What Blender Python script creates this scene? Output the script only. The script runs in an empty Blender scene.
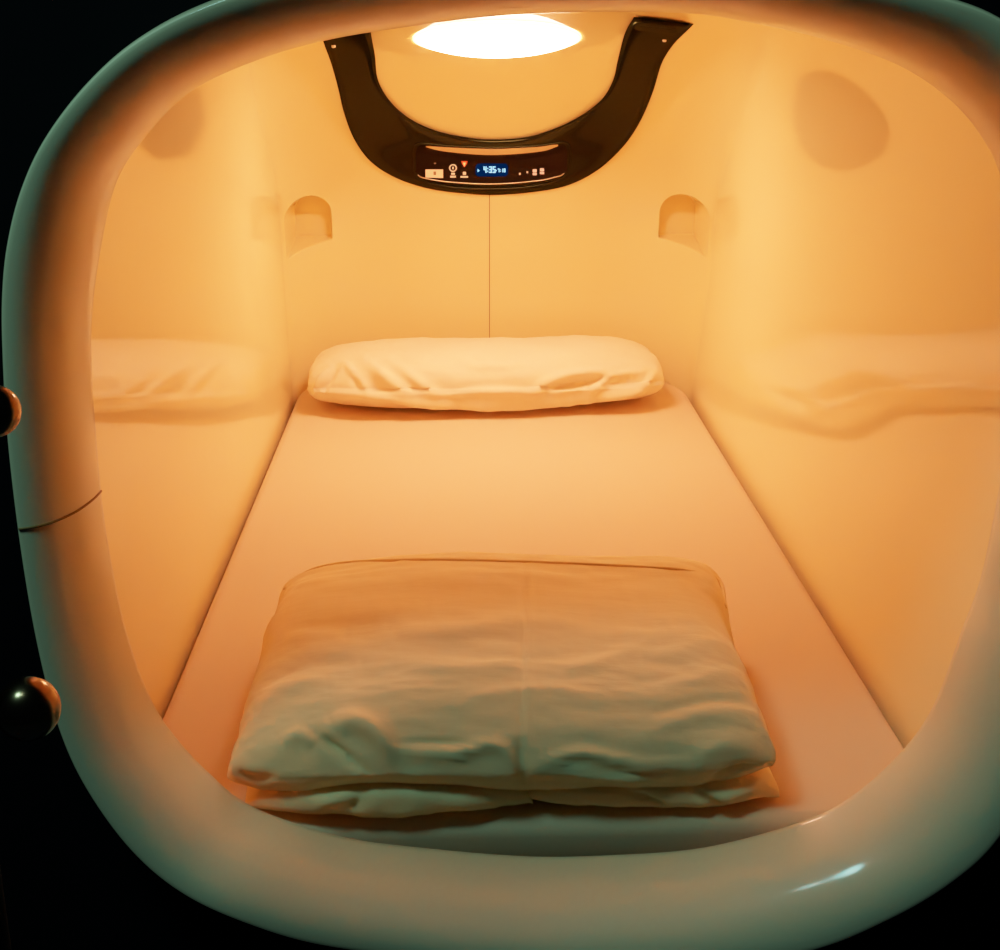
import bpy, bmesh, math, random
import numpy as np
from mathutils import Vector, noise as mnoise
from mathutils.bvhtree import BVHTree

random.seed(4); rng = np.random.default_rng(4)
sc = bpy.context.scene
C = bpy.context.collection

# ------------------------------------------------------------------ camera
F = 1350.0                                     # focal length in pixels of the 1000 x 950 frame
CAM = np.array([-0.090, -1.20, 0.82])
P = math.atan(453 / F); TH = math.atan(44 / F * math.cos(P))
FWD = np.array([math.sin(TH) * math.cos(P), math.cos(TH) * math.cos(P), -math.sin(P)])
RGT = np.array([math.cos(TH), -math.sin(TH), 0.0])
UPV = np.cross(RGT, FWD)

cd = bpy.data.cameras.new('camera'); cam = bpy.data.objects.new('camera', cd); C.objects.link(cam)
cd.sensor_fit = 'HORIZONTAL'; cd.sensor_width = 36.0; cd.lens = F / 1000 * 36
cd.clip_start = 0.02
cam.location = CAM; cam.rotation_euler = (math.pi / 2 - P, 0, -TH)
sc.camera = cam

def ray(px, py):
    d = FWD + RGT * ((px - 500) / F) + UPV * ((475 - py) / F)
    return d
def at(px, py, X=None, Y=None, Z=None):
    d = ray(px, py)
    if X is not None: s = (X - CAM[0]) / d[0]
    elif Y is not None: s = (Y - CAM[1]) / d[1]
    else: s = (Z - CAM[2]) / d[2]
    return CAM + d * s
def proj(V):
    V = np.asarray(V) - CAM
    z = V @ FWD
    return np.stack([500 + F * (V @ RGT) / z, 475 - F * (V @ UPV) / z], -1)

# ------------------------------------------------------------------ helpers
def tag(o, label=None, cat=None, group=None, kind=None):
    if label: o['label'] = label
    if cat: o['category'] = cat
    if group: o['group'] = group
    if kind: o['kind'] = kind
    return o
def link(name, me, mat, parent=None, smooth=True):
    me.name = name
    o = bpy.data.objects.new(name, me); C.objects.link(o)
    if mat: me.materials.append(mat)
    if smooth: me.polygons.foreach_set('use_smooth', np.ones(len(me.polygons), bool))
    if parent:
        o.parent = parent
        o.location = -Vector(parent.location) if parent.type == 'EMPTY' else (0, 0, 0)
    return o
def empty(name, loc):
    o = bpy.data.objects.new(name, None); C.objects.link(o); o.location = loc; o.empty_display_size = .05
    return o
def mesh(verts, faces):
    me = bpy.data.meshes.new('m')
    me.from_pydata([tuple(map(float, v)) for v in verts], [], [tuple(map(int, f)) for f in faces]); me.update()
    return me
def gridfaces(nr, nc, closed_c=False, flip=False):
    f = []
    for i in range(nr - 1):
        for j in range(nc if closed_c else nc - 1):
            k = (j + 1) % nc
            q = (i * nc + j, i * nc + k, (i + 1) * nc + k, (i + 1) * nc + j)
            f.append(q[::-1] if flip else q)
    return f
def normals(me):
    n = np.empty(len(me.vertices) * 3, np.float32)
    me.vertex_normals.foreach_get('vector', n); return n.reshape(-1, 3).astype(float)
def coords(me):
    n = np.empty(len(me.vertices) * 3, np.float32)
    me.vertices.foreach_get('co', n); return n.reshape(-1, 3).astype(float)
def setco(me, V):
    me.vertices.foreach_set('co', np.asarray(V, np.float32).ravel()); me.update()
def sstep(a, b, x):
    t = np.clip((x - a) / (b - a), 0, 1); return t * t * (3 - 2 * t)
def fix_normals(me):
    bm = bmesh.new(); bm.from_mesh(me); bmesh.ops.recalc_face_normals(bm, faces=bm.faces); bm.to_mesh(me); bm.free(); me.update()
def nz(V, scale, seed=0.0, octv=3):
    sx, sy, sz = scale
    return np.array([mnoise.fractal(Vector((v[0] * sx + seed, v[1] * sy + seed * 1.7, v[2] * sz - seed)), 1.0, 2.0, octv) for v in V])
def spline(pts, n, closed=False):
    """Catmull-Rom through pts, n samples evenly spaced by arc length."""
    p = np.array(pts, float); m = len(p); out = []
    rngi = range(m) if closed else range(m - 1)
    for i in rngi:
        if closed: a, b, c, d = p[(i - 1) % m], p[i], p[(i + 1) % m], p[(i + 2) % m]
        else: a, b, c, d = p[max(i - 1, 0)], p[i], p[i + 1], p[min(i + 2, m - 1)]
        for t in np.linspace(0, 1, 24, endpoint=False):
            out.append(.5 * (2 * b + (c - a) * t + (2 * a - 5 * b + 4 * c - d) * t * t + (3 * b - a - 3 * c + d) * t ** 3))
    out.append(p[0] if closed else p[-1])
    out = np.array(out); L = np.r_[0, np.cumsum(np.linalg.norm(np.diff(out, axis=0), axis=1))]
    s = np.linspace(0, L[-1], n, endpoint=not closed)
    return np.stack([np.interp(s, L, out[:, k]) for k in range(out.shape[1])], -1)
def tube(path, rad, nseg=8, cap=True):
    path = [Vector(p) for p in path]; n = len(path); V = []; 
    rad = [rad] * n if np.isscalar(rad) else rad
    prev = None
    for i, p in enumerate(path):
        t = (path[min(i + 1, n - 1)] - path[max(i - 1, 0)]).normalized()
        a = prev - t * prev.dot(t) if prev is not None else (Vector((0, 0, 1)) if abs(t.z) < .9 else Vector((1, 0, 0))).cross(t)
        a.normalize(); prev = a; b = t.cross(a)
        for k in range(nseg):
            an = 2 * math.pi * k / nseg
            V.append(p + (a * math.cos(an) + b * math.sin(an)) * rad[i])
    f = gridfaces(n, nseg, True)
    if cap: f += [tuple(range(nseg))[::-1], tuple(range((n - 1) * nseg, n * nseg))]
    me = mesh(V, f); fix_normals(me); return me
def lathe(profile, origin, axis, n=40):
    """profile of (distance along axis, radius)"""
    ax = Vector(axis).normalized(); a = ax.orthogonal().normalized(); b = ax.cross(a); V = []
    for (h, r) in profile:
        for k in range(n):
            t = 2 * math.pi * k / n
            V.append(Vector(origin) + ax * h + (a * math.cos(t) + b * math.sin(t)) * max(r, 1e-5))
    f = gridfaces(len(profile), n, True); f += [tuple(range(n)), tuple(range((len(profile) - 1) * n, len(profile) * n))]
    me = mesh(V, f); fix_normals(me); return me

# ------------------------------------------------------------------ materials
def mat(name, base, rough=.5, spec=.5, coat=0, coat_rough=.05, metal=0, emis=None, estr=0, sheen=0, bump=None, mottle=None, coat_ior=1.5):
    m = bpy.data.materials.new(name); m.use_nodes = True
    nt = m.node_tree; b = nt.nodes['Principled BSDF']
    b.inputs['Base Color'].default_value = (*base, 1); b.inputs['Roughness'].default_value = rough
    b.inputs['Specular IOR Level'].default_value = spec; b.inputs['Metallic'].default_value = metal
    b.inputs['Coat Weight'].default_value = coat; b.inputs['Coat Roughness'].default_value = coat_rough
    b.inputs['Coat IOR'].default_value = coat_ior
    b.inputs['Sheen Weight'].default_value = sheen
    if emis: b.inputs['Emission Color'].default_value = (*emis, 1); b.inputs['Emission Strength'].default_value = estr
    tc = nt.nodes.new('ShaderNodeTexCoord')
    def noise_tex(scale, detail, stretch=(1, 1, 1)):
        mp = nt.nodes.new('ShaderNodeMapping'); mp.inputs['Scale'].default_value = stretch
        n = nt.nodes.new('ShaderNodeTexNoise'); n.inputs['Scale'].default_value = scale; n.inputs['Detail'].default_value = detail
        nt.links.new(tc.outputs['Object'], mp.inputs[0]); nt.links.new(mp.outputs[0], n.inputs['Vector']); return n
    if mottle:
        (c2, scale, stretch) = mottle
        n = noise_tex(scale, 3, stretch); mx = nt.nodes.new('ShaderNodeMix'); mx.data_type = 'RGBA'
        mx.inputs[6].default_value = (*base, 1); mx.inputs[7].default_value = (*c2, 1)
        nt.links.new(n.outputs['Fac'], mx.inputs[0]); nt.links.new(mx.outputs[2], b.inputs['Base Color'])
    if bump:
        last = None
        for (scale, detail, stretch, dist, strength) in bump:
            n = noise_tex(scale, detail, stretch); bp = nt.nodes.new('ShaderNodeBump')
            bp.inputs['Strength'].default_value = strength; bp.inputs['Distance'].default_value = dist
            nt.links.new(n.outputs['Fac'], bp.inputs['Height'])
            if last: nt.links.new(last.outputs[0], bp.inputs['Normal'])
            last = bp
        nt.links.new(last.outputs[0], b.inputs['Normal'])
        if coat: nt.links.new(last.outputs[0], b.inputs['Coat Normal'])
    return m

WALL = (.92, .77, .395)
M_wall = mat('glossy_cream_plastic', WALL, rough=.55, spec=.2, coat=1, coat_rough=.04, bump=[(7, 2, (1, 1, 1), .006, .045)])
M_rim = mat('cream_rim_plastic', (.78, .68, .43), rough=.45, spec=.3, coat=.7, coat_rough=.12)
M_seam = mat('brown_joint_line', (.22, .12, .03), rough=.8)
M_black = mat('black_front_panel', (.002, .002, .003), rough=.8, spec=.05)
M_floor = mat('dark_corridor_carpet', (.012, .010, .02), rough=.95, mottle=((.03, .025, .05), 60, (1, 1, 1)))
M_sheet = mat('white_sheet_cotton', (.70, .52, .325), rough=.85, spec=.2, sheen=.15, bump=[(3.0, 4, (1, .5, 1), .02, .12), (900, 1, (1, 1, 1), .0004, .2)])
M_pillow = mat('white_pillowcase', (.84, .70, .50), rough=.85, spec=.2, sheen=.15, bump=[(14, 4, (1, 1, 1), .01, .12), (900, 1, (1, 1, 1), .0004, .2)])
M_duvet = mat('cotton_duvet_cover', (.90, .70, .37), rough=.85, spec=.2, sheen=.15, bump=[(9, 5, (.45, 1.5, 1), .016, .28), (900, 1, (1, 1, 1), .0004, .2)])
def flat_gloss(name, base, tint, fac, rough):
    m = bpy.data.materials.new(name); m.use_nodes = True; nt = m.node_tree; nt.nodes.remove(nt.nodes['Principled BSDF'])
    d = nt.nodes.new('ShaderNodeBsdfDiffuse'); d.inputs[0].default_value = (*base, 1)
    g = nt.nodes.new('ShaderNodeBsdfGlossy'); g.inputs[0].default_value = (*tint, 1); g.inputs['Roughness'].default_value = rough
    mx = nt.nodes.new('ShaderNodeMixShader'); mx.inputs[0].default_value = fac
    nt.links.new(d.outputs[0], mx.inputs[1]); nt.links.new(g.outputs[0], mx.inputs[2]); nt.links.new(mx.outputs[0], nt.nodes['Material Output'].inputs[0]); return m
M_console = flat_gloss('glossy_black_plastic', (.005, .005, .002), (.8, .85, .35), .024, .10)
M_panel = flat_gloss('smoked_display_glass', (.006, .004, .003), (1, .8, .6), .012, .15)
M_chrome = mat('brushed_silver_trim', (.85, .7, .5), rough=.3, metal=1)
M_print = mat('self_lit_printed_mark', (.85, .75, .6), rough=.6, emis=(1, .75, .5), estr=.22)  # print with a weak glow added so it shows pale on the panel
M_paper = mat('self_lit_paper_sticker', (.9, .72, .45), rough=.7, emis=(1, .65, .3), estr=.35)  # paper gives no light; emission added to brighten the sticker
M_pink = mat('pink_lit_key', (.7, .45, .35), emis=(1, .6, .42), estr=.45)
M_blue = mat('blue_white_clock_digits', (.1, .3, .6), emis=(.22, .62, 1), estr=2.2)
M_haze = mat('blue_digit_halo', (.0, .002, .006), rough=.9, spec=0, emis=(.0, .07, .42), estr=.16)  # glowing plate that paints in the blue halo around the digits
M_red = mat('red_indicator_lens', (.5, .05, .01), emis=(1, .07, .01), estr=.8)
M_redcore = mat('orange_indicator_core', (.9, .5, .2), emis=(1, .45, .16), estr=1.1)
M_peg = mat('polished_dark_metal', (.20, .13, .07), rough=.2, metal=1)

# ------------------------------------------------------------------ the pod shell
Z1, HT, BB, BC, YF = .34, .53, 2.06, .85, .03
def lean(z):                                          # straight leaning lower wall that eases into the vertical
    t = np.clip(np.asarray(z, float) / Z1, 0, 1); u = np.clip(t - .7, 0, .3)
    return (np.minimum(t, .7) + u - u * u / .6) / .85
def half_w(z):
    if z <= Z1: return .464 + .018 * float(lean(z))
    k = min((z - Z1) / HT, 1); return .482 * max(1 - k ** 5.2, 0) ** (1 / 5.2)
def back_y(z):
    if z <= Z1: return BB
    k = min((z - Z1) / HT, 1); return BC + (BB - BC) * math.sqrt(max(1 - k * k, 0))
def plan(z, inset=0.0, asc=1.0):
    """the U of the shell at height z: side, rear corner arc, rear, other arc, other side (with part ids)"""
    a, b = half_w(z) * asc, back_y(z); k = max(0, (z - Z1) / HT)
    r = a * (.50 + .45 * k * k); a -= inset; b -= inset; r = max(r - inset, .0)
    s0 = np.linspace(0, 1, 40, endpoint=False); s1 = np.linspace(0, 1, 230, endpoint=False); s2 = np.linspace(0, 1, 30, endpoint=False)
    left = np.stack([-a + 0 * s0, YF + (b - r - YF) * s0], -1)
    arc = np.stack([-(a - r) - r * np.cos(s1 * math.pi / 2), b - r + r * np.sin(s1 * math.pi / 2)], -1)
    bk = np.stack([-(a - r) * (1 - s2), b + 0 * s2], -1)
    half = np.concatenate([left, arc, bk]); other = half[::-1] * [-1, 1]
    return np.concatenate([half, [[0, b]], other])
NC = 300 * 2 + 1
zs = np.concatenate([np.linspace(-.12, .27, 24, endpoint=False), np.linspace(.27, .45, 110, endpoint=False),
                     Z1 + HT * (1 - np.linspace((1 - (.45 - Z1) / HT) ** .25, .22, 110) ** 4)])
rows = []
for z in zs:
    p = plan(z); rows.append(np.concatenate([p, np.full((NC, 1), z)], 1))
ztop = zs[-1]
for f in np.linspace(1, .01, 40)[1:]:                  # the nearly flat crown of the ceiling
    z = ztop + (Z1 + HT - ztop) * .9 * (1 - f * f); p = plan(z, asc=f * half_w(ztop) / half_w(z)); rows.append(np.concatenate([p, np.full((NC, 1), z)], 1))
zs = np.concatenate([zs, np.full(39, ztop)])
SH = np.array(rows)                                # rows x cols x 3
# walls curve gently inward just behind the opening
SH[..., 0] += -.012 * (1 - lean(SH[..., 2]))
Yv = SH[..., 1]
pull = .004 * np.clip((.20 - Yv) / .17, 0, 1) ** 2
SH[..., 0] -= np.sign(SH[..., 0]) * np.minimum(pull * sstep(0, .05, np.abs(SH[..., 0])), np.abs(SH[..., 0]))
# two arched niches scooped into the rear corners
NXC, NW, NZ0, NTOP, NYB, SLO = .4325, .0440, .338, .441, 2.038, .18
X, Y, Z = np.abs(SH[..., 0]), SH[..., 1], SH[..., 2]
zf = NZ0 - SLO * (NYB - Y)                            # shelf slopes down to the front
arch_r = np.where(Z > NTOP - NW, np.hypot(X - NXC, Z - (NTOP - NW)), np.abs(X - NXC))
inside = (1 - sstep(NW - .0022, NW + .0022, arch_r)) * (Z > zf - .002) * (Y > 1.76)
target = np.maximum(Y, np.where(Z < NZ0, NYB - (NZ0 - Z) / SLO, NYB))
SH[..., 1] = Y + (target - Y) * inside
sv = SH.reshape(-1, 3)
shell_me = mesh(sv, gridfaces(len(zs), NC, flip=False)); shell_n = normals(shell_me)
if (shell_n[NC * 10 + 20] @ np.array([1, 0, 0])) < 0:
    shell_me.flip_normals(); shell_n = normals(shell_me)
shell_bvh = BVHTree.FromPolygons([tuple(v) for v in sv], [tuple(p.vertices) for p in shell_me.polygons])
def shell_piece(name, r0, r1, c0, c1):
    idx = np.arange(len(sv)).reshape(len(zs), NC)[r0:r1 + 1, c0:c1 + 1]
    me = mesh(sv[idx.ravel()], gridfaces(idx.shape[0], idx.shape[1]))
    nn = shell_n[idx.ravel()]
    if (normals(me)[idx.shape[1] * 2 + 2] @ nn[idx.shape[1] * 2 + 2]) < 0: me.flip_normals()
    o = link(name, me, M_wall); me.normals_split_custom_set_from_vertices([tuple(n) for n in nn])
    tag(o, kind='structure'); return o
RC = int(np.argmin(abs(zs - .70))); NR = len(zs) - 1
shell_piece('wall_left', 0, RC, 0, 268)
shell_piece('wall_back', 0, RC, 268, 332)
shell_piece('wall_right', 0, RC, 332, NC - 1)
shell_piece('ceiling', RC, NR, 0, NC - 1)
bpy.data.meshes.remove(shell_me)

def on_shell(px, py, h=0.0):
    """point on the view ray lying h in front of the shell surface, and the shell normal there"""
    d = Vector(ray(px, py)).normalized(); o = Vector(CAM) + d * 1.32
    hit, n, i, dist = shell_bvh.ray_cast(o, d)
    if hit is None: return None
    if n.dot(d) > 0: n = -n
    lo, hi = 0.0, dist
    if h > 0:
        lo = max(0, dist - h * 12 - .01)
        for _ in range(26):
            mid = (lo + hi) / 2; q = o + d * mid
            _, _, _, dd = shell_bvh.find_nearest(q)
            if dd > h: lo = mid
            else: hi = mid
        q = o + d * hi; hp, n2, _, _ = shell_bvh.find_nearest(q)
        v = (q - hp)
        return q, (v.normalized() if v.length > 1e-6 else n)
    return hit, n

# pod floor under the mattress
me = mesh([(-.475, YF, -.118), (.44, YF, -.118), (.44, 2.06, -.118), (-.475, 2.06, -.118)], [(0, 1, 2, 3)])
tag(link('floor', me, M_wall, smooth=False), kind='structure')
# centre joint in the rear wall
pts = [on_shell(489.5, y)[0] for y in np.linspace(170, 350, 30)]
V = []
for p in pts:
    V += [(p.x - .0009, p.y - .0004, p.z), (p.x + .0009, p.y - .0004, p.z)]
tag(link('trim_2', mesh(V, [(2 * i, 2 * i + 1, 2 * i + 3, 2 * i + 2) for i in range(len(pts) - 1)]), M_seam), kind='structure')

# ------------------------------------------------------------------ rim of the opening
inner_px = [(92, 320), (99, 260), (116, 184), (146, 136), (190, 92), (255, 61), (323, 41), (400, 28), (500, 16), (600, 12), (694, 14), (762, 25),
            (830, 41), (898, 65), (949, 99), (983, 139), (1003, 185), (1016, 260), (1018, 340), (1012, 420), (999, 489), (981, 576), (962, 629), (934, 704),
            (902, 751), (852, 796), (800, 822), (707, 847), (614, 855), (520, 856), (396, 845), (334, 835), (272, 815), (238, 798), (209, 773), (183, 746),
            (154, 705), (129, 640), (112, 565), (102, 500), (95, 420), (92, 370)]
outer_px = [(2, 285), (7, 238), (20, 187), (44, 136), (85, 82), (136, 37), (204, 1), (300, -28), (420, -46), (560, -54), (700, -48), (830, -30), (930, -10),
            (1000, 15), (1060, 65), (1098, 130), (1115, 210), (1122, 300), (1118, 420), (1106, 530), (1085, 640), (1055, 740), (1000, 832), (953, 877), (889, 915),
            (810, 947), (700, 962), (560, 966), (440, 955), (320, 940), (240, 916), (180, 887), (131, 846), (88, 787), (59, 725), (37, 640), (20, 540), (7, 430), (2, 340)]
NA = 400
def polar(pts):
    c = spline(pts, 1200, True) - [550, 435]
    an = np.arctan2(c[:, 1], c[:, 0]); r = np.hypot(c[:, 0], c[:, 1]); k = np.argsort(an)
    an, r = an[k], r[k]; q = np.linspace(-math.pi, math.pi, NA, endpoint=False)
    rr = np.interp(q, an, r, period=2 * math.pi)
    return np.stack([550 + rr * np.cos(q), 435 + rr * np.sin(q)], -1)
YI, YC, YO = .035, -.072, -.02
PI_ = np.array([at(x, y, Y=YI) for x, y in polar(inner_px)])
PO_ = np.array([at(x, y, Y=YC + .016) for x, y in polar(outer_px)])
prof = []
out = PI_ - PI_.mean(0); out[:, 1] = 0; out /= np.linalg.norm(out, axis=1)[:, None]
Yr = np.array([0, 1, 0])
ringrows = [PI_ + out * .10 + Yr * .004, PI_ + out * .012 + Yr * .004, PI_ + out * .003 + Yr * .003]
for ph in np.linspace(0, math.pi / 2, 34):
    rho = .88 * (1 - abs(math.cos(ph)) ** .92); yy = YI + (YC - YI) * math.sin(ph) ** .92
    q = PI_ + (PO_ - PI_) * rho; q[:, 1] = yy; ringrows.append(q)
for ph in np.linspace(.12, math.pi / 2, 14):
    rho = .88 + .12 * math.sin(ph); yy = YC + (YO - YC) * (1 - math.cos(ph))
    q = PI_ + (PO_ - PI_) * rho; q[:, 1] = yy; ringrows.append(q)
q = PO_.copy(); q[:, 1] = .004; ringrows.append(q)
rv = np.concatenate(ringrows)
rim_me = mesh(rv, gridfaces(len(ringrows), NA, True)); 
if normals(rim_me)[NA * 20 + 5] @ (CAM - rv[NA * 20 + 5]) < 0: rim_me.flip_normals()
rim_bvh = BVHTree.FromPolygons([tuple(v) for v in rv], [tuple(p.vertices) for p in rim_me.polygons])
rim = link('trim_1', rim_me, M_rim)
tag(rim, 'thick rounded cream plastic rim framing the sleeping pod opening', kind='structure')
path = []
for x, y in spline([(101, 491), (92, 500), (75, 512), (55, 521), (38, 526), (20, 529), (19, 529)], 24):
    hit, n, _, _ = rim_bvh.ray_cast(Vector(CAM), Vector(ray(x, y)).normalized())
    if hit: path.append(hit + (n if n.dot(Vector(CAM) - hit) > 0 else -n) * .0002)
link('joint_line', tube(path, .0012, 6), M_seam, rim)

# front wall of the pod row and the corridor floor
R = np.array([(3.2 * math.cos(t), 2.6 * math.sin(t)) for t in np.linspace(-math.pi, math.pi, NA, endpoint=False)])
ic = PO_ - out * .02
fv = np.concatenate([np.stack([ic[:, 0], 0 * ic[:, 0] + .002, ic[:, 2]], -1), np.stack([np.clip(R[:, 0], -2.2, 2.2), 0 * ic[:, 0] + .002, np.clip(.45 - R[:, 1], -.62, 2.5)], -1)])
me = mesh(fv, gridfaces(2, NA, True)); tag(link('wall_front', me, M_black, smooth=False), kind='structure')
me = mesh([(-2.2, -3, -.62), (2.2, -3, -.62), (2.2, .0, -.62), (-2.2, .0, -.62)], [(0, 1, 2, 3)])
tag(link('floor_corridor', me, M_floor, smooth=False), kind='structure')

# ------------------------------------------------------------------ mattress with fitted sheet
MF = .062
def mattress():
    out_ = []
    p = plan(0.0, .0090); p = p[p[:, 1] > MF + .06]
    p = p[::3] if len(p) > 300 else p
    front_l = [(-p[0][0] * -1, y) for y in np.linspace(MF + .02, MF + .06, 5, endpoint=False)]
    outline = np.concatenate([np.array(front_l), p, np.array(front_l)[::-1] * [-1, 1]])
    fx = np.linspace(outline[-1][0], outline[0][0], 60)[1:-1]
    # round front corners
    outline = np.concatenate([outline, np.stack([fx, MF + .016 * np.abs(fx / .45) ** 14], -1)])
    n = len(outline); cen = np.array([0, 1.0])
    V = []; th = .105
    for (ins, z) in [(.0, -th), (.0, -.02)] + [(.018 * (1 - math.cos(t)), -.018 + .018 * math.sin(t)) for t in np.linspace(0, math.pi / 2, 7)]:
        d = outline - np.stack([0 * outline[:, 0], np.clip(outline[:, 1], MF + .45, 1.6)], -1); d /= np.linalg.norm(d, axis=1)[:, None]
        q = outline - d * ins; V.append(np.concatenate([q, np.full((n, 1), z)], 1))
    base = V[-1]
    for k in np.linspace(1, 0, 60)[1:]:
        q = base.copy(); ax = np.clip(base[:, 1], MF + .45, 1.6)
        q[:, 0] = base[:, 0] * k; q[:, 1] = ax + (base[:, 1] - ax) * k; V.append(q)
    R_ = len(V); V = np.concatenate(V)
    f = gridfaces(R_, n, True)
    me = mesh(V, f); bm = bmesh.new(); bm.from_mesh(me); bmesh.ops.remove_doubles(bm, verts=bm.verts, dist=1e-5)
    bmesh.ops.holes_fill(bm, edges=[e for e in bm.edges if e.is_boundary]); bmesh.ops.recalc_face_normals(bm, faces=bm.faces)
    bm.to_mesh(me); bm.free()
    V = coords(me); top = V[:, 2] > -.012
    V[:, 0] -= .013
    w = top * (.0016 * nz(V, (5, 3, 1), 3.1)) + top * .0012 * nz(V, (16, 5, 1), 9)
    # soft drag folds of the sheet towards the edges
    e = sstep(.22, .42, np.abs(V[:, 0])) * top
    w = w + e * .0013 * np.sin((V[:, 1] * 26 + np.abs(V[:, 0]) * 34) + 2 * np.sin(V[:, 1] * 5))
    V[:, 2] += np.where(V[:, 2] > -.004, w, 0); setco(me, V)
    return me
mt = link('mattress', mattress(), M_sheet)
tag(mt, 'long mattress in a pale fitted sheet filling the pod floor', 'mattress')

# ------------------------------------------------------------------ wrinkles authored as ridge lines
def ridges(V, N, lines):
    """lines: (path in photo pixels, width px, height m).  Raised folds on the side that faces the opening."""
    q = proj(V); face = np.clip(np.einsum('ij,ij->i', N, (CAM - V) / np.linalg.norm(CAM - V, axis=1)[:, None]) * 3, 0, 1)
    D = np.zeros(len(V))
    for (path, w, amp) in lines:
        pts = spline(path, 28); best = np.full(len(V), 1e9); tt = np.zeros(len(V)); ns = len(pts) - 1
        for i in range(ns):
            p0, e = pts[i], pts[i + 1] - pts[i]; k = np.clip(((q - p0) @ e) / (e @ e + 1e-9), 0, 1)
            dd = np.hypot(q[:, 0] - p0[0] - k * e[0], q[:, 1] - p0[1] - k * e[1]); m = dd < best; best[m] = dd[m]; tt[m] = (i + k[m]) / ns
        D += amp * np.exp(-(best / w) ** 2) * (np.sin(np.pi * np.clip(tt, .04, .96)) ** .6)
    return D * face

# ------------------------------------------------------------------ pillow
def section_body(us, nv, fn):
    """closed body: for each u a closed loop of nv points fn(u, psi)->(x,y,z)"""
    V = []
    for u in us:
        for j in range(nv): V.append(fn(u, 2 * math.pi * j / nv))
    f = gridfaces(len(us), nv, True); f += [tuple(range(nv)), tuple(range((len(us) - 1) * nv, len(us) * nv))]
    me = mesh(V, f); fix_normals(me); return me
def spow(x, p): return math.copysign(abs(x) ** p, x)
pl = at(312, 385, Y=1.80)[0]; pr = at(660, 378, Y=1.80)[0]; pcx, phw = (pl + pr) / 2, (pr - pl) / 2
def pil(u, ps):
    e = max(1 - abs(u) ** 4.5, 0) ** (1 / 3.0)
    d = .155 * (.55 + .45 * e); h = .066 * (.10 + .90 * e)
    c, s = spow(math.cos(ps), .85), spow(math.sin(ps), .85)
    yb = 1.800 + .018 * u + (.012 * math.cos(u * 2.6))*-1
    zc = .066 + (1 - e) * (-.012)
    z = zc + h * s * (1.0 if s > 0 else .98)
    y = yb + d * c * (1 + (.10 * (s < 0)))
    x = pcx + phw * u * (1 - .01 * abs(s))
    return (x, y, max(z, .003 + .0 * s))
us = np.sin(np.linspace(-math.pi / 2, math.pi / 2, 190) ) * .999
pm = section_body(us, 150, pil)
V = coords(pm); N = normals(pm)
D = .0045 * nz(V, (7, 9, 9), 2.0) + .0022 * nz(V, (22, 20, 20), 5.0)
D += 2.2 * ridges(V, N, [
    ([(336, 372), (345, 366), (352, 372), (368, 392)], 4, .006), ([(365, 362), (385, 378), (412, 396)], 6, .008),
    ([(390, 360), (415, 380), (445, 398)], 5, .005), ([(352, 372), (360, 388)], 5, -.006),
    ([(330, 392), (390, 398), (440, 403), (520, 404), (590, 399), (640, 390)], 3.2, .007),
    ([(530, 396), (545, 384), (570, 376), (610, 372)], 5, .007),
    ([(545, 392), (580, 382), (625, 378)], 4, -.005), ([(588, 394), (610, 378), (640, 372)], 4, .006),
    ([(600, 398), (640, 388), (655, 372)], 3.5, .005), ([(450, 396), (480, 390), (540, 392)], 3, .004),
    ([(460, 360), (480, 366), (520, 364)], 4, .003), ([(313, 398), (318, 384), (330, 368)], 3, .005), ([(322, 392), (330, 378), (338, 368)], 3, -.005)])
D *= sstep(.004, .03, V[:, 2])
V = V + N * D[:, None]; V[:, 2] = np.maximum(V[:, 2], .0035); setco(pm, V)
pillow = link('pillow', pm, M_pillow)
tag(pillow, 'plump white pillow at the far head end of the mattress', 'pillow')

# ------------------------------------------------------------------ folded duvet
duvet = empty('folded_duvet', (0.02, .28, .004))
tag(duvet, 'thick cream duvet folded into a block at the foot of the mattress', 'duvet')
dl = at(230, 775, Y=.13)[0]; dr = at(771, 765, Y=.13)[0]; dcx, dhw = (dl + dr) / 2, (dr - dl) / 2 * .972
def curve(px_pts, Yp, comp=2):
    w = np.array([at(x, y, Y=Yp) for x, y in px_pts]); return w[:, 0], w[:, comp]
lipx, lipz = curve([(228, 780), (262, 792), (300, 791), (345, 781), (400, 776), (455, 784), (520, 797), (600, 801), (660, 794), (720, 782), (770, 768)], .068)
UW = .158
def dtop(u, v):                                        # v 0 front .. 1 back
    return UW - .004 + .006 * math.sin(v * math.pi) - .016 * abs(u) ** 3 + .004 * math.cos(u * 5 + 1)
def duv(u, ps):
    e = max(1 - abs(u) ** 14, 0) ** (1 / 3.2)
    c, s = spow(math.cos(ps), .55), spow(math.sin(ps), .62)
    x0 = dcx + dhw * u
    y0, y1 = .070 + .012 * abs(u) ** 4, .520 - .012 * abs(u) ** 6
    yc, d = (y0 + y1) / 2, (y1 - y0) / 2
    fr = max(-c, 0) ** 2                               # 1 at the front
    zlo_f = float(np.interp(x0, lipx, lipz)) - .031; zlo = max(.004, zlo_f * fr + .012 * (1 - fr))
    zhi = dtop(u, (c + 1) / 2)
    zm, hh = (zlo + zhi) / 2, (zhi - zlo) / 2
    zm = zlo + hh * (.55 + .45 * e); hh *= (.30 + .70 * e)
    y = yc + d * c * (.93 + .07 * e) - .026 * max(0, 1 - abs((zm + hh * s) - .07) / .07) * fr
    x = x0 - u * .014 * max(s, 0) ** 2 * (.2 + e) + (.026 * u * max(c, 0) if u > 0 else 0)
    return (x, y, max(zm + hh * s, zlo))
us = np.sign(np.linspace(-1, 1, 240)) * (1 - (1 - np.abs(np.linspace(-1, 1, 240))) ** 1.7)
dm = section_body(us * .9995, 230, duv)
V = coords(dm); N = normals(dm)
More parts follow.
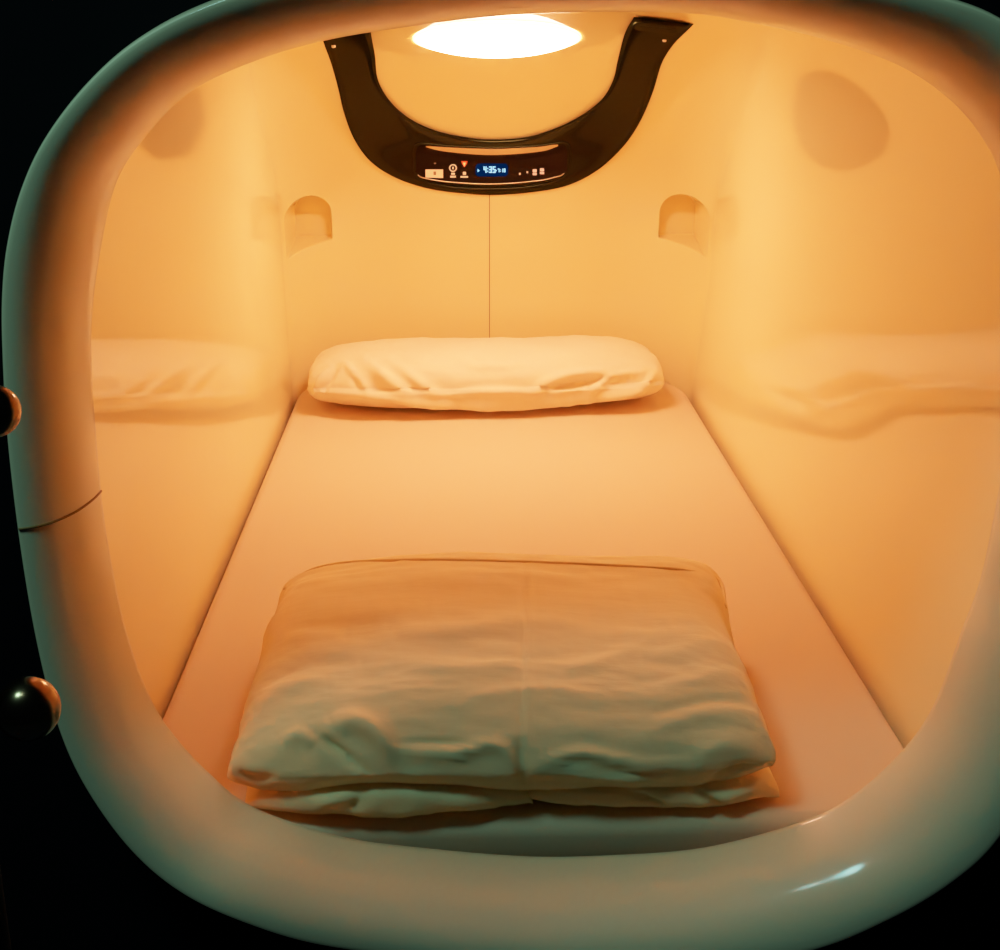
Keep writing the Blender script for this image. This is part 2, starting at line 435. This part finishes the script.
D = .0045 * nz(V, (3.0, 8, 8), 7.0) + .0026 * nz(V, (6, 22, 18), 1.3) + .0014 * nz(V, (18, 50, 40), 4.0)
D += ridges(V, N, [
    ([(525, 562), (524, 640), (522, 700), (521, 790)], 4, -.0022), ([(529, 562), (529, 640), (527, 720), (524, 790)], 3, .0018),
    ([(395, 748), (440, 752), (490, 746), (520, 760)], 6, .010), ([(530, 768), (580, 752), (640, 764), (700, 764)], 5, .008),
    ([(400, 744), (460, 744), (515, 752)], 4, -.006), ([(520, 745), (522, 765), (524, 790)], 6, -.008),
    ([(318, 734), (340, 752), (365, 772)], 5, -.011), ([(330, 728), (355, 722), (380, 735), (388, 755)], 11, .014),
    ([(280, 745), (300, 735), (318, 745)], 9, .007), ([(235, 772), (252, 780), (272, 779)], 4, -.008),
    ([(700, 790), (735, 772), (768, 768)], 4, -.012), ([(690, 760), (730, 745), (765, 755)], 12, .008),
    ([(560, 770), (600, 778), (660, 780)], 4, .005), ([(545, 760), (600, 772), (680, 772)], 3, -.004),
    ([(640, 735), (700, 715), (755, 716)], 8, .0035), ([(660, 690), (715, 676), (752, 682)], 8, .0035), ([(640, 660), (700, 645), (748, 650)], 8, .003),
    ([(655, 712), (715, 698), (757, 702)], 5, -.005), ([(250, 712), (280, 690), (330, 680)], 8, .0035), ([(262, 660), (300, 640), (350, 636)], 8, .0035),
    ([(258, 690), (300, 665), (360, 660)], 6, -.005), ([(380, 622), (450, 632), (520, 622), (600, 634)], 8, .003),
    ([(300, 600), (360, 612), (430, 604)], 8, .003), ([(400, 662), (470, 668), (520, 660)], 7, .004), ([(560, 672), (620, 655), (670, 630)], 8, .004),
    ([(470, 700), (540, 690), (600, 700)], 7, .004)])
V = V + N * D[:, None]; V[:, 2] = np.maximum(V[:, 2], .0045); setco(dm, V)
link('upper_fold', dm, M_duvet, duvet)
# lower layers seen in the mouth of the fold
def lower(x0p, x1p, botp, topz, yfront, seed, depth=.30):
    xa, xb = at(x0p, 800, Y=.1)[0], at(x1p, 800, Y=.1)[0]; bx, bz = curve(botp, .07)
    def f(u, ps):
        e = max(1 - abs(u) ** 3, 0) ** .5
        c, s = spow(math.cos(ps), .6), spow(math.sin(ps), .7)
        if s < 0: c = spow(math.cos(ps), .3)
        x = (xa + xb) / 2 + (xb - xa) / 2 * u
        zb = .0045; h = (topz * (.25 + .75 * e) - zb) / 2
        y = yfront + depth / 2 + (depth / 2) * c + .03 * abs(u) ** 3 * (c < 0)
        return (x, y, zb + h + h * s)
    m = section_body(np.sin(np.linspace(-math.pi / 2, math.pi / 2, 120)) * .999, 70, f)
    V = coords(m); N = normals(m); D = .004 * nz(V, (9, 9, 14), seed) + .002 * nz(V, (24, 20, 30), seed + 3)
    return m, V, N, D
m, V, N, D = lower(246, 532, [(262, 800), (532, 815)], .058, .054, 1.0)
D += ridges(V, N, [([(318, 803), (345, 796), (356, 800)], 4, .008), ([(350, 806), (362, 799)], 4, -.007), ([(380, 790), (450, 800), (520, 800)], 9, .004)])
V = V + N * D[:, None]; V[:, 2] = np.maximum(V[:, 2], .004); setco(m, V); link('lower_fold', m, M_duvet, duvet)
m, V, N, D = lower(515, 776, [(515, 812), (768, 815)], .052, .060, 6.0)
D += ridges(V, N, [([(630, 790), (650, 802), (672, 812)], 4, -.009), ([(695, 790), (715, 802), (740, 815)], 4, -.008), ([(700, 800), (745, 790), (765, 775)], 6, .006)])
V = V + N * D[:, None]; V[:, 2] = np.maximum(V[:, 2], .004); setco(m, V); link('lower_fold', m, M_duvet, duvet)
# back edge: hem welt and the layer peeping out behind it
dbvh = BVHTree.FromPolygons([tuple(v) for v in coords(dm)], [tuple(p.vertices) for p in dm.polygons])
path = []
for x, y in spline([(284, 590), (300, 572), (345, 563), (420, 560), (525, 562), (620, 566), (700, 573), (738, 595), (752, 628)], 90):
    d = Vector(ray(x, y)).normalized(); hit, n, _, _ = dbvh.ray_cast(Vector(CAM), d)
    if hit is None:
        o, n, _, _ = dbvh.find_nearest(Vector(at(x, y, Z=.12))); hit = o
    path.append(hit)
path = [Vector(p) for p in spline([tuple(p) for p in path[::6]], 90)]
link('hem_welt', tube(path, .0026, 8), M_duvet, duvet)

# ------------------------------------------------------------------ ceiling light
lc = on_shell(497, 37)
light = empty('ceiling_light', lc[0]); tag(light, 'glowing round white lamp set in the pod ceiling', 'lamp')
M_lamp = bpy.data.materials.new('warm_lamp_diffuser'); M_lamp.use_nodes = True
nt = M_lamp.node_tree; b = nt.nodes['Principled BSDF']; b.inputs['Base Color'].default_value = (.9, .8, .6, 1)
LIGHT_COL = (1.0, .468, .285)
b.inputs['Emission Color'].default_value = (*LIGHT_COL, 1); LAMP = 92.0
ln = lc[1].normalized(); lx = Vector((1, 0, 0)); lx = (lx - ln * lx.dot(ln)).normalized(); ly = ln.cross(lx)
lcen = on_shell(497, 37)[0]; V = []
for i in range(15):
    k = max(i / 14, .001)
    for j in range(64):
        t = 2 * math.pi * j / 64; p = lcen + lx * (.159 * k * math.cos(t)) + ly * (.122 * k * math.sin(t))
        hp, hn, _, _ = shell_bvh.find_nearest(p); hn = hn if hn.dot(ln) > 0 else -hn
        V.append(hp + hn * (.0015 + .020 * (1 - k ** 4)))
f = gridfaces(15, 64, True); f.append(tuple(range(64))); me = mesh(V, f)
if normals(me)[64 * 4] @ (CAM - coords(me)[64 * 4]) < 0: me.flip_normals()
dif = link('diffuser', me, M_lamp, light)
ca = dif.data.attributes.new('glow', 'FLOAT', 'POINT')
kk = np.repeat(np.arange(15) / 14, 64); ca.data.foreach_set('value', np.clip((1 - kk ** 3.0) * 1.0 + .05, 0, 1).astype(np.float32))
an_ = nt.nodes.new('ShaderNodeAttribute'); an_.attribute_name = 'glow'; mu = nt.nodes.new('ShaderNodeMath'); mu.operation = 'MULTIPLY'
mu.inputs[1].default_value = LAMP; nt.links.new(an_.outputs['Fac'], mu.inputs[0]); nt.links.new(mu.outputs[0], b.inputs['Emission Strength'])

# ------------------------------------------------------------------ control console
con = empty('control_console', on_shell(493, 168)[0]); tag(con, 'glossy black U shaped control console curving round the ceiling lamp', 'console')
co_px = spline([(316, 14), (323, 41), (331, 63), (338, 88), (344, 113), (354, 139), (371, 162), (397, 178.5), (430, 189), (468, 194), (497, 195), (535, 192), (569, 185), (598, 170), (623, 147), (640, 122), (653, 92), (662, 63), (674, 44), (688, 30), (694, 24)], 120)
ci_px = spline([(370, 14), (371, 33), (375, 55), (378, 80), (390, 101), (409, 118), (434, 130), (464, 137), (493, 139.5), (527, 137), (556, 128), (581, 115.5), (602, 99), (613, 80), (618, 59), (625, 33), (634, 17)], 120)
def chh(u): return .0006 + .018 * max(1 - abs(2 * u - 1) ** 5, 0) ** .5
V = []; us = (1 - np.cos(np.linspace(0, math.pi, 41))) / 2
for i in range(120):
    endk = min(1, (120 - 1 - i) / 3.0, (i + 1) / 3.0) if i > 100 else 1
    for u in us:
        q = co_px[i] * (1 - u) + ci_px[i] * u
        p, n = on_shell(q[0], q[1], max(.0006, chh(u) * (math.sqrt(max(endk, 0)) if i > 100 else 1))); V.append(p)
me = mesh(V, gridfaces(120, len(us)))
v = coords(me)
if normals(me)[60 * 41 + 20] @ (CAM - v[60 * 41 + 20]) < 0: me.flip_normals()
housing = link('housing', me, M_console, con)
con_bvh = BVHTree.FromPolygons([tuple(p) for p in V], [tuple(p.vertices) for p in me.polygons])
def on_con(px, py, h):
    d = Vector(ray(px, py)).normalized(); hit, n, _, _ = con_bvh.ray_cast(Vector(CAM) + d * 1.32, d)
    if hit is None: return None
    if n.dot(d) > 0: n = -n
    return hit - d * h
def patch(poly, h, thick, name, m, parent, sub=1):
    """thin raised plate with the outline poly (pixels) lying on the console face"""
    q = np.array(poly, float); c = q.mean(0); n = len(q); V = []
    for k in (1.0, .66, .33, .02):
        V += [on_con(*(c + (p - c) * k), h + thick) for p in q]
    base = len(V); V += [on_con(*p, h) for p in q]
    f = gridfaces(4, n, True) + [tuple(range(3 * n, 4 * n))] + [(base + i, base + (i + 1) % n, (i + 1) % n, i) for i in range(n)]
    me = mesh(V, f); fix_normals(me)
    return link(name, me, m, parent, smooth=False)
def rrect(x0, y0, x1, y1, r, n=6):
    o = []
    for (cx, cy, a0) in ((x1 - r, y1 - r, 0), (x0 + r, y1 - r, 90), (x0 + r, y0 + r, 180), (x1 - r, y0 + r, 270)):
        for k in range(n + 1):
            t = math.radians(a0 + 90 * k / n); o.append((cx + r * math.cos(t), cy + r * math.sin(t)))
    return o
def band(top, bot, n=40):
    return [tuple(p) for p in spline(top, n)] + [tuple(p) for p in spline(bot, n)[::-1]]
# raised surround, then the glass
def strip(path, rad, h, name, m, parent):
    return link(name, tube([on_con(x, y, h) for x, y in path], rad, 8), m, parent)
glass_poly = band([(416, 153), (421, 146), (450, 149), (492, 150.5), (535, 149), (562, 145), (567, 152)], [(416, 172), (425, 178), (450, 183), (492, 185), (535, 182), (560, 177), (567, 170)])
panel = patch(glass_poly, .0006, .0008, 'display_panel', M_panel, con)
sur = spline([(414, 160), (414, 150), (419, 143.5), (450, 146), (492, 147.5), (535, 146), (564, 142.5), (570, 150), (570, 164), (564, 177), (535, 186), (492, 189), (450, 187), (422, 180), (414, 170)], 120, True)
ring_path = [on_con(x, y, .0002) for x, y in sur]; ring_path.append(ring_path[0])
link('panel_surround', tube(ring_path, .0028, 8, cap=False), M_console, con)
patch(band([(426, 146), (440, 147), (492, 149), (545, 147), (558, 144.5)], [(426, 147), (445, 151.5), (492, 155), (540, 151.5), (558, 146)]), .0016, .0012, 'handle_slot', M_chrome, con)
strip(spline([(418, 175), (424, 178), (450, 182), (492, 184), (535, 181), (558, 176.5), (564, 173.5)], 60), .0011, .0020, 'lower_trim', M_chrome, con)
H = .0018
stk = patch([(425.5, 169.5), (443, 169.5), (443, 178), (425.5, 177.5)], H, .0006, 'sticker', M_paper, panel)
patch([(433.5, 171.5), (436, 171.5), (436, 175), (433.5, 175)], H + .0008, .0002, 'sticker_print', mat('brown_ink', (.35, .2, .06)), panel)
# key symbol: ring with a dark centre over two caption lines
ringp = [on_con(453 + 3.3 * math.cos(t), 168 + 3.3 * math.sin(t), H + .0006) for t in np.linspace(0, 2 * math.pi, 33)]
key = link('dial_symbol', tube(ringp, .0014, 6, cap=False), M_print, panel)
patch(rrect(452.2, 166.8, 453.8, 169.2, .7), H, .0005, 'dial_mark', M_print, panel)
patch(rrect(451.2, 172.8, 454.8, 174.8, .4), H, .0004, 'caption', M_print, panel); patch(rrect(450.2, 175.7, 455.8, 177.6, .4), H, .0004, 'caption', M_print, panel)
patch(rrect(462.8, 171.8, 466, 175, .8), H, .0004, 'symbol', M_print, panel); patch(rrect(460.5, 176, 468, 177.7, .4), H, .0004, 'caption', M_print, panel)
lampi = patch([(461.3, 161.2), (467.4, 161.2), (466.6, 164), (464.4, 167.2), (462.2, 164)], H, .0006, 'indicator_light', M_red, panel)
patch([(463, 162.6), (465.8, 162.6), (465, 165), (464.4, 166.6), (463.6, 165)], H + .0008, .0003, 'indicator_core', M_redcore, panel)
disp = patch(rrect(475.5, 163.5, 508, 176.5, 4), H, .0004, 'clock_display', M_haze, panel)
SEG = {'0': 'abcdef', '1': 'bc', '2': 'abged', '3': 'abgcd', '4': 'fgbc', '5': 'afgcd', '6': 'afgedc', '7': 'abc', '8': 'abcdefg', '9': 'abcdfg'}
def digit(ch, x, y, w, h, t):
    o = []
    R = {'a': (x, y, x + w, y + t), 'g': (x, y + h / 2 - t / 2, x + w, y + h / 2 + t / 2), 'd': (x, y + h - t, x + w, y + h), 'f': (x, y, x + t, y + h / 2),
         'e': (x, y + h / 2, x + t, y + h), 'b': (x + w - t, y, x + w, y + h / 2), 'c': (x + w - t, y + h / 2, x + w, y + h)}
    for s in SEG[ch]: o.append(R[s])
    return o
def clock(text, x, y, w, h, t, gap):
    V, f = [], []
    for ch in text:
        if ch == ':': rects = [(x, y + h * .25, x + t, y + h * .25 + t), (x, y + h * .68, x + t, y + h * .68 + t)]; step = t + gap
        else: rects = digit(ch, x, y, w, h, t); step = w + gap
        for (a, b_, c, d) in rects:
            k = len(V); V += [on_con(px, py, H + .0012) for px, py in ((a, b_), (c, b_), (c, d), (a, d))]; f.append((k, k + 1, k + 2, k + 3))
        x += step
    return mesh(V, f)
link('clock_digits', clock('4:35', 483.6, 166.4, 2.9, 6.4, 1.0, .75), M_blue, panel, smooth=False)
link('alarm_digits', clock('7:10', 497.8, 168.6, 1.7, 3.6, .7, .6), M_blue, panel, smooth=False)
for x in (477.6, 494.9):
    patch([(x, 169), (x + 2.0, 170.6), (x, 172.2)], H + .0006, .0003, 'pointer_mark', M_blue, panel)
for x, y in ((519.8, 173.8), (527.3, 172.2), (552.8, 164)):
    patch(rrect(x - .8, y - 1, x + .8, y + 1, .6), H, .0004, 'marker_dot', M_print, panel)
for x, y in ((534.7, 172.2), (542, 171.2)):
    patch(rrect(x - 2, y - 3, x + 2, y + .2, .8), H, .0004, 'lit_key', M_pink, panel); patch(rrect(x - 2.1, y + .6, x + 2.1, y + 3, .8), H, .0004, 'lit_key', M_pink, panel)
patch(rrect(434, 162.7, 436, 164, .5), H, .0004, 'marker_dot', mat('dim_mark', (.3, .22, .14)), panel)
for x, y in ((333.5, 46), (664.5, 40)):
    p = on_shell(x, y, .018)
    if p: link('fixing_screw', lathe([(-.012, .0035), (.002, .0035), (.003, .0025), (.0032, 0)], p[0], p[1], 16), M_chrome, con)

# ------------------------------------------------------------------ ladder post with rounded metal pegs, left of the rim
LY = -.30
k1, k2 = at(-6, 411, Y=LY), at(28, 709, Y=LY)
postx = min(at(-45, 411, Y=LY)[0], at(-45, 709, Y=LY)[0])
lad = empty('ladder', (postx, LY, -.62)); tag(lad, 'two shiny dark metal knobs on a black ladder post left of the rim', 'ladder')
link('post', tube([(postx, LY, -.62), (postx, LY, 1.5)], .016, 20), M_black, lad)
for c, rpx in ((k1, 25), (k2, 33)):
    r = rpx * .98 / F
    link('peg', lathe([(0, r * .42), (c[0] - postx - r * .8, r * .42)], (postx, LY, c[2]), (1, 0, 0), 24), M_black, lad)
    link('knob', lathe([(r * math.sin(t) * .92, r * math.cos(t)) for t in np.linspace(-math.pi / 2, math.pi / 2, 30)], c, (.75, -.6, .25)), M_peg, lad)

# ------------------------------------------------------------------ lights
def area(name, loc, target, size, power, col, shape='DISK'):
    l = bpy.data.lights.new(name, 'AREA'); l.shape = shape; l.size = size; l.energy = power; l.color = col
    o = bpy.data.objects.new(name, l); C.objects.link(o); o.location = loc
    o.rotation_euler = (Vector(target) - Vector(loc)).to_track_quat('-Z', 'Y').to_euler(); return o
area('corridor_lamp', (-.95, -.75, 2.25), (0.1, 0.1, .1), .40, 13.5, (.40, .95, .92))
area('small_corridor_lamp', (-.55, -.75, 2.25), (0.1, 0.1, .1), .16, 1.6, (.55, .95, .9))
w = bpy.data.worlds.new('world'); sc.world = w; w.use_nodes = True
w.node_tree.nodes['Background'].inputs[0].default_value = (.0015, .002, .004, 1)
sc.view_settings.view_transform = 'Standard'; sc.view_settings.look = 'None'
sc.view_settings.exposure = 0; sc.view_settings.gamma = 1
vs = sc.view_settings; vs.use_curve_mapping = True; cm = vs.curve_mapping        # photographic shoulder for the bright warm tones
cm.white_level = (3, 3, 3); cv = cm.curves[3]
for x, y in ((.15, .43), (.25, .60), (.4, .765), (.6, .89)): cv.points.new(x, y)
cm.update()
sc.cycles.max_bounces = 16; sc.cycles.diffuse_bounces = 12; sc.cycles.glossy_bounces = 6
